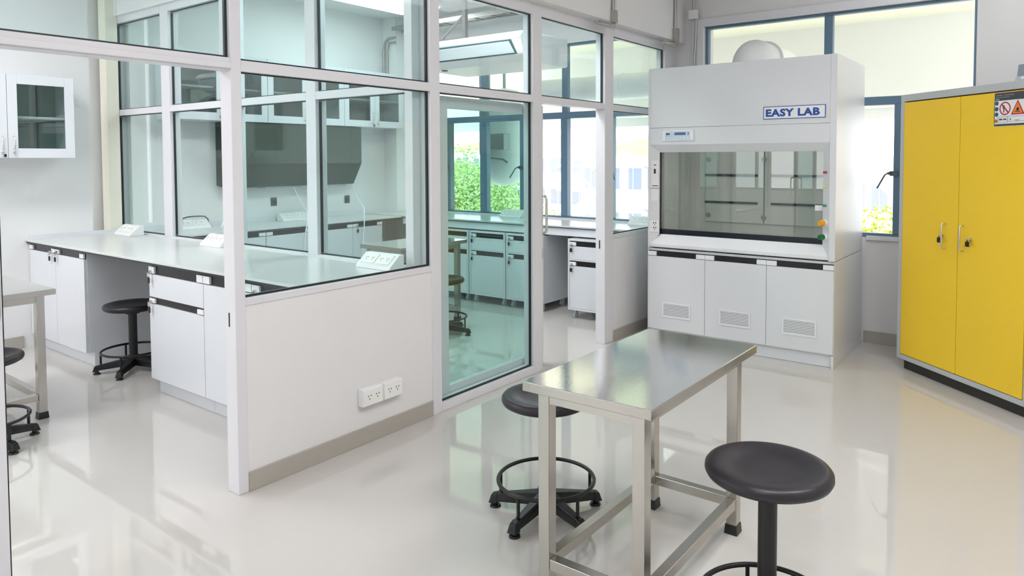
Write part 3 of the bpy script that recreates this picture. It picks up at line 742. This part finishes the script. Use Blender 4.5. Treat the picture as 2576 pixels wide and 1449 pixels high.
# ---------------------------------------------------------------- wall cabinets (front faces +x)
def wall_cab(label,y0,y1,z0,z1,xw=XL,depth=.352,group=None,ins=None):
    T=thing('wall_cabinet',label,'cabinet',(xw+.001,(y0+y1)/2,z0))
    xb=xw+.001; xf_=xw+depth
    b=MB().box(xb,xb+.01,y0,y1,z0,z1).box(xb+.01,xf_-.02,y0,y0+.016,z0,z1).box(xb+.01,xf_-.02,y1-.016,y1,z0,z1)
    b.box(xb+.01,xf_-.02,y0+.016,y1-.016,z0,z0+.018).box(xb+.01,xf_-.02,y0+.016,y1-.016,z1-.018,z1)
    obj('carcass',b,LAM,T,.001)
    obj('back_lining',MB().box(xb+.01,xb+.013,y0+.017,y1-.017,z0+.019,z1-.019),mat('cab_inner',rgb(150,160,158),.5),T)
    obj('shelf',MB().box(xb+.014,xf_-.05,y0+.017,y1-.017,z0+.31,z0+.328),mat('shelf_pale',rgb(238,240,240),.4),T)
    m=(y0+y1)/2
    for i,(a,c) in enumerate(((y0+.001,m-.0015),(m+.0015,y1-.001))):
        d=MB(); e=.066; eo=.062
        d.box(xf_-.019,xf_,a,a+e,z0+.001,z1-.001).box(xf_-.019,xf_,c-e,c,z0+.001,z1-.001).box(xf_-.019,xf_,a+e,c-e,z0+.001,z0+.075).box(xf_-.019,xf_,a+e,c-e,z1-.075,z1-.001)
        D_=obj('door',d,LAM,T,.0015)
        obj('door_glass',MB().box(xf_-.012,xf_-.007,a+e,c-e,z0+.075,z1-.075),GLC,D_)
        hy = c-.036 if i==0 else a+.036
        obj('handle',MB().tube([(xf_,hy,z0+.165),(xf_+.018,hy,z0+.165),(xf_+.022,hy,z0+.160),(xf_+.022,hy,z0+.075),(xf_+.018,hy,z0+.07),(xf_,hy,z0+.07)],.0045,8),CHROME,D_)
        obj('lock',MB().cyl((xf_,hy,z0+.042),(xf_+.012,hy,z0+.042),.009,12).box(xf_+.012,xf_+.02,hy-.003,hy+.003,z0+.02,z0+.046),CHROME,D_)
        if i==0: obj('key',MB().box(xf_+.010,xf_+.018,hy+.005,hy+.02,z0+.008,z0+.03),BLACKP,D_)
    return T
wall_cab('white glazed wall cabinet above the left worktop outside the glass room',-.235,.692,1.566,2.215)
wall_cab('white glazed wall cabinet in the glass room, nearest the divider',1.515,2.470,1.925,2.575)
wall_cab('white glazed wall cabinet in the glass room, middle one of three',2.474,3.438,1.925,2.575)
wall_cab('white glazed wall cabinet in the glass room, nearest the windows',3.442,4.335,1.925,2.575)

# grey wall hood below the wall cabinets
HH=thing('wall_hood','dark grey-green sheet metal hood hanging on the wall of the glass room','hood',(XL+.002,2.9,1.26))
prof=[(XL+.003,1.285),(-3.67,1.262),(-3.665,1.262),(-3.517,1.505),(-3.517,1.918),(XL+.003,1.918)]
obj('shell',MB().prism(prof,'y',2.10,3.70),DARKG,HH,.004)
obj('panel_seam',MB().box(-3.518,-3.5155,2.575,2.579,1.505,1.915).box(-3.518,-3.5155,3.545,3.549,1.505,1.915),mat('seam_dark',rgb(40,50,48),.5),HH)
obj('under_tray',MB().box(XL+.02,-3.69,2.55,3.0,1.245,1.262).box(XL+.02,-3.70,3.35,3.62,1.235,1.262),CABG,HH)
for yy in (2.75,3.74):
    K=thing('wall_switch','small dark switch on the wall %s' % ('under the middle of the grey hood' if yy<3 else 'under the right end of the grey hood'),'switch',(XL+.001,yy,1.09))
    obj('switch_plate',MB().box(XL+.001,XL+.012,yy-.035,yy+.035,1.09-.045+ (0 if yy<3 else -.02),1.09+.045+(0 if yy<3 else -.02)),mat('switch_dark',rgb(50,70,72),.4),K,.003)
    obj('rocker',MB().box(XL+.012,XL+.02,yy-.015,yy+.015,1.07+(0 if yy<3 else -.02),1.11+(0 if yy<3 else -.02)),BLACKP,K)
for y,lab,pp_ in ((2.07,'white cable hanging at the left end of the grey wall hood',[(-3.62,2.09,1.27),(-3.6,2.07,1.15),(-3.5,1.98,.98),(-3.42,1.90,.89)]),
             (2.88,'white cable hanging under the middle of the grey wall hood',[(-3.69,2.90,1.245),(-3.5,2.84,1.10),(-3.25,2.75,1.0),(-3.165,2.69,.905),(-3.155,2.66,.83),(-3.145,2.64,.7),(-3.145,2.62,.52)]),
             (3.68,'white cable hanging at the right end of the grey wall hood',[(-3.69,3.68,1.262),(-3.55,3.64,1.12),(-3.25,3.50,1.0),(-3.165,3.43,.905),(-3.155,3.42,.83),(-3.145,3.40,.72),(-3.14,3.38,.45)])):
    o=obj('hanging_cable',MB().tube(pp_,.006,8),CLIP,None,origin=(pp_[-1][0],pp_[-1][1],pp_[-1][2])); tag(o,lab,'cable')

# air conditioner
A=thing('air_conditioner','long white ceiling-hung air conditioner with dark-edged louvre in the glass room','air conditioner',(-1.45,3.5,2.42))
prof=[(3.95,2.70),(3.22,2.68),(3.17,2.63),(3.19,2.60),(3.245,2.475),(3.36,2.425),(3.95,2.42)]
obj('casing',MB().prism(prof,'x',-2.10,-.80),CLIP,A,.02,seg=3)
lv=MB().hexa([(-2.05,3.2365,2.478),(-.87,3.2365,2.478),(-.87,3.248,2.484),(-2.05,3.248,2.484),(-2.05,3.181,2.602),(-.90,3.181,2.602),(-.90,3.193,2.608),(-2.05,3.193,2.608)])
obj('louvre_slot',lv,mat('slot_teal',rgb(70,96,100),.5),A)
lv=MB().hexa([(-2.035,3.222,2.488),(-.892,3.222,2.488),(-.892,3.234,2.494),(-2.035,3.234,2.494),(-2.035,3.176,2.584),(-.925,3.176,2.584),(-.925,3.188,2.590),(-2.035,3.188,2.590)])
obj('louvre',lv,mat('louvre_grey',rgb(214,220,224),.4),A,.002)
obj('sensor_eye',MB().cyl((-1.9,3.40,2.424),(-1.9,3.40,2.416),.03,20),mat('slot_teal',rgb(70,96,100),.5),A)
b=MB()
for x in (-2.08,-1.63): b.box(x-.02,x+.02,3.38,3.42,2.69,CZ-.001)
b.box(-2.08,-1.63,3.39,3.41,2.70,2.73); b.hexa([(-1.95,3.39,2.73),(-1.92,3.39,2.73),(-1.92,3.41,2.73),(-1.95,3.41,2.73),(-1.67,3.39,2.93),(-1.64,3.39,2.93),(-1.64,3.41,2.93),(-1.67,3.41,2.93)])
obj('hanger_bracket',b,GALV,A)
# cable tray
b=MB().box(-3.6,-.27,4.26,4.275,3.12,3.17).box(-3.6,-.27,4.42,4.435,3.12,3.17)
for k in range(14): b.box(-3.5+k*.24,-3.47+k*.24,4.275,4.42,3.12,3.13)
for x in (-3.3,-1.9,-.5): b.cyl((x,4.35,3.13),(x,4.35,CZ),.006,8)
tag(obj('cable_tray',b,GALV,None,origin=(-1.9,4.35,3.12)),'grey metal cable tray under the ceiling of the glass room','cable tray')
# conduits
def conduit(name,label,mb,m=GALV,org=(0,0,0),cat='conduit'): return tag(obj(name,mb,m,None,origin=org),label,cat)
b=MB()
for dyy in (-.014,.014): b.cyl((.105,3.25+dyy,CZ),(.105,3.25+dyy,2.72),.010,10)
b.box(.091,.125,3.22,3.28,2.64,2.74).tube([(.11,3.25,2.65),(.11,3.24,2.625),(.11,3.18,2.61),(.11,2.98,2.60)],.016,10).box(.09,.112,3.03,3.26,2.59,2.63)
conduit('pipe_conduit','grey steel conduit and elbow on the white beam, left one of two',b,GALV,(.105,3.25,2.6))
b=MB()
for dyy in (-.014,.014): b.cyl((.105,4.40+dyy,CZ),(.105,4.40+dyy,2.74),.010,10)
b.box(.091,.128,4.365,4.435,2.62,2.76).tube([(.11,4.40,2.65),(.11,4.38,2.62),(.11,4.30,2.61),(.11,4.14,2.60)],.016,10).box(.09,.112,4.15,4.40,2.585,2.625)
conduit('pipe_conduit','grey steel conduit and elbow at the right end of the white beam',b,GALV,(.105,4.40,2.6))
J=thing('junction_box','white junction box with conduit on the wall beside the upper window','conduit',(.21,4.59,2.86))
obj('box_cover',MB().box(.155,.245,4.565,4.604,2.865,2.95),CLIP,J,.004)
obj('pipe',MB().cyl((.20,4.585,2.95),(.20,4.585,CZ),.013,10).tube([(.222,4.59,2.865),(.222,4.588,2.7),(.21,4.587,2.5),(.212,4.588,2.0),(.212,4.588,.9)],.010,10),GALV,J)
b=MB()
for k in (0,1):
    o_=.06*k
    b.tube([(-3.60,4.325-.0,3.05-o_) ,(-3.72,4.322,3.05-o_),(-3.79+o_,4.32,3.0-o_),(-3.81+o_,4.32,2.9),(-3.81+o_,4.32,2.62)],.013,10)
conduit('pipe_conduit','pair of grey conduits bending down the corner inside the glass room',b,GALV,(-3.8,4.32,2.62))

# ceiling lights
def ceil_light(label,x0,x1,y0,y1,n=3,z=CZ-.075,lm=None):
    T=thing('ceiling_light',label,'ceiling light',((x0+x1)/2,(y0+y1)/2,z))
    obj('housing',MB().box(x0-.02,x1+.02,y0-.02,y1+.02,z+.02,CZ-.001),CLIP,T,.004)
    t=MB()
    for k in range(n):
        a=x0+(x1-x0)*k/n+.01; c=x0+(x1-x0)*(k+1)/n-.01
        t.box(a,c,y0,y1,z+.004,z+.019)
    obj('diffuser',t,lm or LAMPM,T)
ceil_light('bright fluorescent ceiling panel in the glass room above the wall cabinets',-3.20,-2.58,2.45,4.05,lm=emis('fluorescent_diffuser_soft',(0.95,0.98,1.0,1),3.5))
ceil_light('unseen light panel added to the glass room ceiling, near the glass partition',-1.2,-.6,1.6,2.9)  # hidden panel, added to brighten the glass room
for x,y,lab in ((-2.2,-.9,'unseen light panel added over the left worktop room'),(-2.2,-3.2,'unseen light panel added at the camera end of the left room'),(2.62,-.6,'unseen light panel added above the nearest black stool'),(3.4,.9,'unseen light panel added in front of the yellow cabinet'),
            (2.3,3.65,'unseen light panel added between the fume cupboard and the yellow cabinet'),(2.6,-3.2,'unseen light panel added behind the camera')):
    ceil_light(lab,x-.3,x+.3,y-.62,y+.62,lm=LAMPM if x<0 else (LAMPM3 if y>3 else LAMPM2))  # all of these hang out of view, added to brighten left and main rooms

# ---------------------------------------------------------------- outside
b=MB().box(-9,9,4.86,8.4,3.12,3.3); o=obj('balcony_soffit',b,SOFF); o['kind']='structure'; o.name='ceiling_balcony'
b=MB().box(-9,9,7.2,7.5,2.14,3.12).box(-9,9,7.5,7.62,2.02,3.12); o=obj('wall_fascia',b,BALC); o['kind']='structure'
b=MB().box(-9,9,4.86,7.6,-.15,-.02); o=obj('floor_balcony',b,GROUND); o['kind']='structure'
b=MB().box(-120,120,8.2,140,-9.2,-9); o=obj('ground',b,GROUND); o['kind']='structure'
def building(label, x0,x1,y0,y1,zt, floors, roof=None, balc=False, winc=6, name='building'):
    T=thing(name,label,'building',((x0+x1)/2,(y0+y1)/2,-9))
    obj('wall',MB().box(x0,x1,y0,y1,-9,zt),EXTW,T)
    fh=3.0
    for k in range(floors):
        z=zt-1.1-fh*k
        wd=(x1-x0)/winc
        for i in range(winc):
            a=x0+i*wd+wd*.15
            obj('window',MB().box(a,a+wd*.7,y0-.05,y0+.02,z-1.1,z+.3).box(a+wd*.33,a+wd*.37,y0-.08,y0-.05,z-1.1,z+.3,1),[FWIN,EXTW],T)
        if balc: obj('balcony',MB().box(x0,x1,y0-1.2,y0,z-1.9,z-1.2).box(x0,x1,y0-1.3,y0-1.2,z-1.3,z-1.15),EXTW,T)
    if roof:
        m,h,ov=roof
        v=[(x0-ov,y0-ov,zt),(x1+ov,y0-ov,zt),(x1+ov,y1+ov,zt),(x0-ov,y1+ov,zt),(x0+(y1-y0)/2,(y0+y1)/2,zt+h),(x1-(y1-y0)/2,(y0+y1)/2,zt+h)]
        obj('roof',MB().add(v,[(0,3,2,1),(0,1,5,4),(1,2,5),(2,3,4,5),(3,0,4)]),m,T)
    return T
building('pale apartment block with balconies beyond the large green tree',-52,-29.6,55,66,2.4,4,roof=(OROOF,1.6,.3),balc=True,winc=9)
building('long white building with a pale green roof behind the power poles',-23.6,-9,40,52,1.7,4,roof=(GROOF,2.2,.6),winc=9)
building('white building with red roof seen past the fume cupboard',-7,6,38,47,1.0,3,roof=(RROOF,.9,.3),winc=12)
building('long white building far to the left behind the green tree',-90,-62,60,70,1.0,4,winc=12)
def foliage(n, blobs, size):
    mb=MB()
    for i in range(n):
        c,r=random.choice(blobs)
        u=Vector((random.gauss(0,1),random.gauss(0,1),random.gauss(0,1))).normalized()*r*(random.random()**.25)
        p=Vector(c)+Vector((u.x,u.y,u.z*.85)); s=size*random.uniform(.6,1.3)
        a=Vector((random.gauss(0,1),random.gauss(0,1),random.gauss(0,.6))).normalized(); b2=a.orthogonal().normalized()
        t=random.uniform(0,PI); b3=(b2*math.cos(t)+a.cross(b2)*math.sin(t))
        mb.add([p-a*s*.5,p+b3*s*.28,p+a*s*.5,p-b3*s*.28+a.cross(b3)*s*.1],[(0,1,2),(0,2,3)])
    return mb
def tree(label,x,y,ztop,r,m=LEAF,n=7000,size=.28,z0=-9):
    T=thing('tree',label,'tree',(x,y,z0))
    bl=[((x,y,ztop-r),r)]
    for k in range(9):
        a=2*PI*k/9; bl.append(((x+r*.75*math.cos(a),y+r*.6*math.sin(a),ztop-r*random.uniform(.9,1.9)),r*.6))
    obj('foliage',foliage(n,bl,size),m,T)
    obj('trunk',MB().cyl((x,y,z0),(x,y,ztop-r),.25,12,.12),BARK,T)
    return T
tree('large bright green tree behind the glass door',-15.4,18,2.5,2.3,n=30000,size=.13)
tree('lower green tree to the right of the large tree',-16.8,26,-.5,1.9,n=12000,size=.2)
tree('small yellow-green tree beside the far window mullion',-15.2,30,-.9,1.2,LEAFY,n=2500,size=.22)
tree('yellow-green bush outside the window beside the yellow cabinet',-.55,18,.55,1.3,LEAFY,n=14000,size=.12)
def pole(label,x,y,zt,r,arms):
    T=thing('utility_pole',label,'pole',(x,y,-9))
    obj('shaft',MB().cyl((x,y,-9),(x,y,zt),r,12,r*.8),POLE,T)
    for z in arms:
        a=obj('crossarm',MB().box(x-1.1,x+1.1,y-.07,y+.07,z-.05,z+.05).hexa([(x-.6,y-.05,z-.02),(x-.55,y-.05,z-.02),(x-.55,y+.05,z-.02),(x-.6,y+.05,z-.02),(x-.02,y-.05,z+.45),(x+.02,y-.05,z+.45),(x+.02,y+.05,z+.45),(x-.02,y+.05,z+.45)]).hexa([(x+.55,y-.05,z-.02),(x+.6,y-.05,z-.02),(x+.6,y+.05,z-.02),(x+.55,y+.05,z-.02),(x-.02,y-.05,z+.45),(x+.02,y-.05,z+.45),(x+.02,y+.05,z+.45),(x-.02,y+.05,z+.45)]),POLE,T)
        for s_ in (-1,1): obj('insulator',MB().cyl((x+s_*.7,y-.1,z-.02),(x+s_*1.0,y-.1,z-.16),.035,8),mat('insulator_brown',rgb(150,140,135),.4),a)
pole('thick white concrete power pole with three crossarms',-6.9,16,1.7,.16,(1.35,.15,-1.0))
pole('thin pale power pole left of the thick one',-10.85,20,1.75,.05,(1.3,.4,-.4))
# covered stair roof outside right window
ST=thing('stair_roof','white sloping covered walkway roof outside the window by the fume cupboard','walkway',(-.1,15,-9))
obj('roof_truss',MB().hexa([(-1.2,15,1.75),(-1.2,15.3,1.75),(.9,15.3,.15),(.9,15,.15),(-1.2,15,2.05),(-1.2,15.3,2.05),(.9,15.3,.45),(.9,15,.45)]),mat('truss_grey',rgb(190,186,190),.6),ST)
obj('roof_post',MB().box(.85,.95,15,15.2,-9,.3),EXTW,ST)
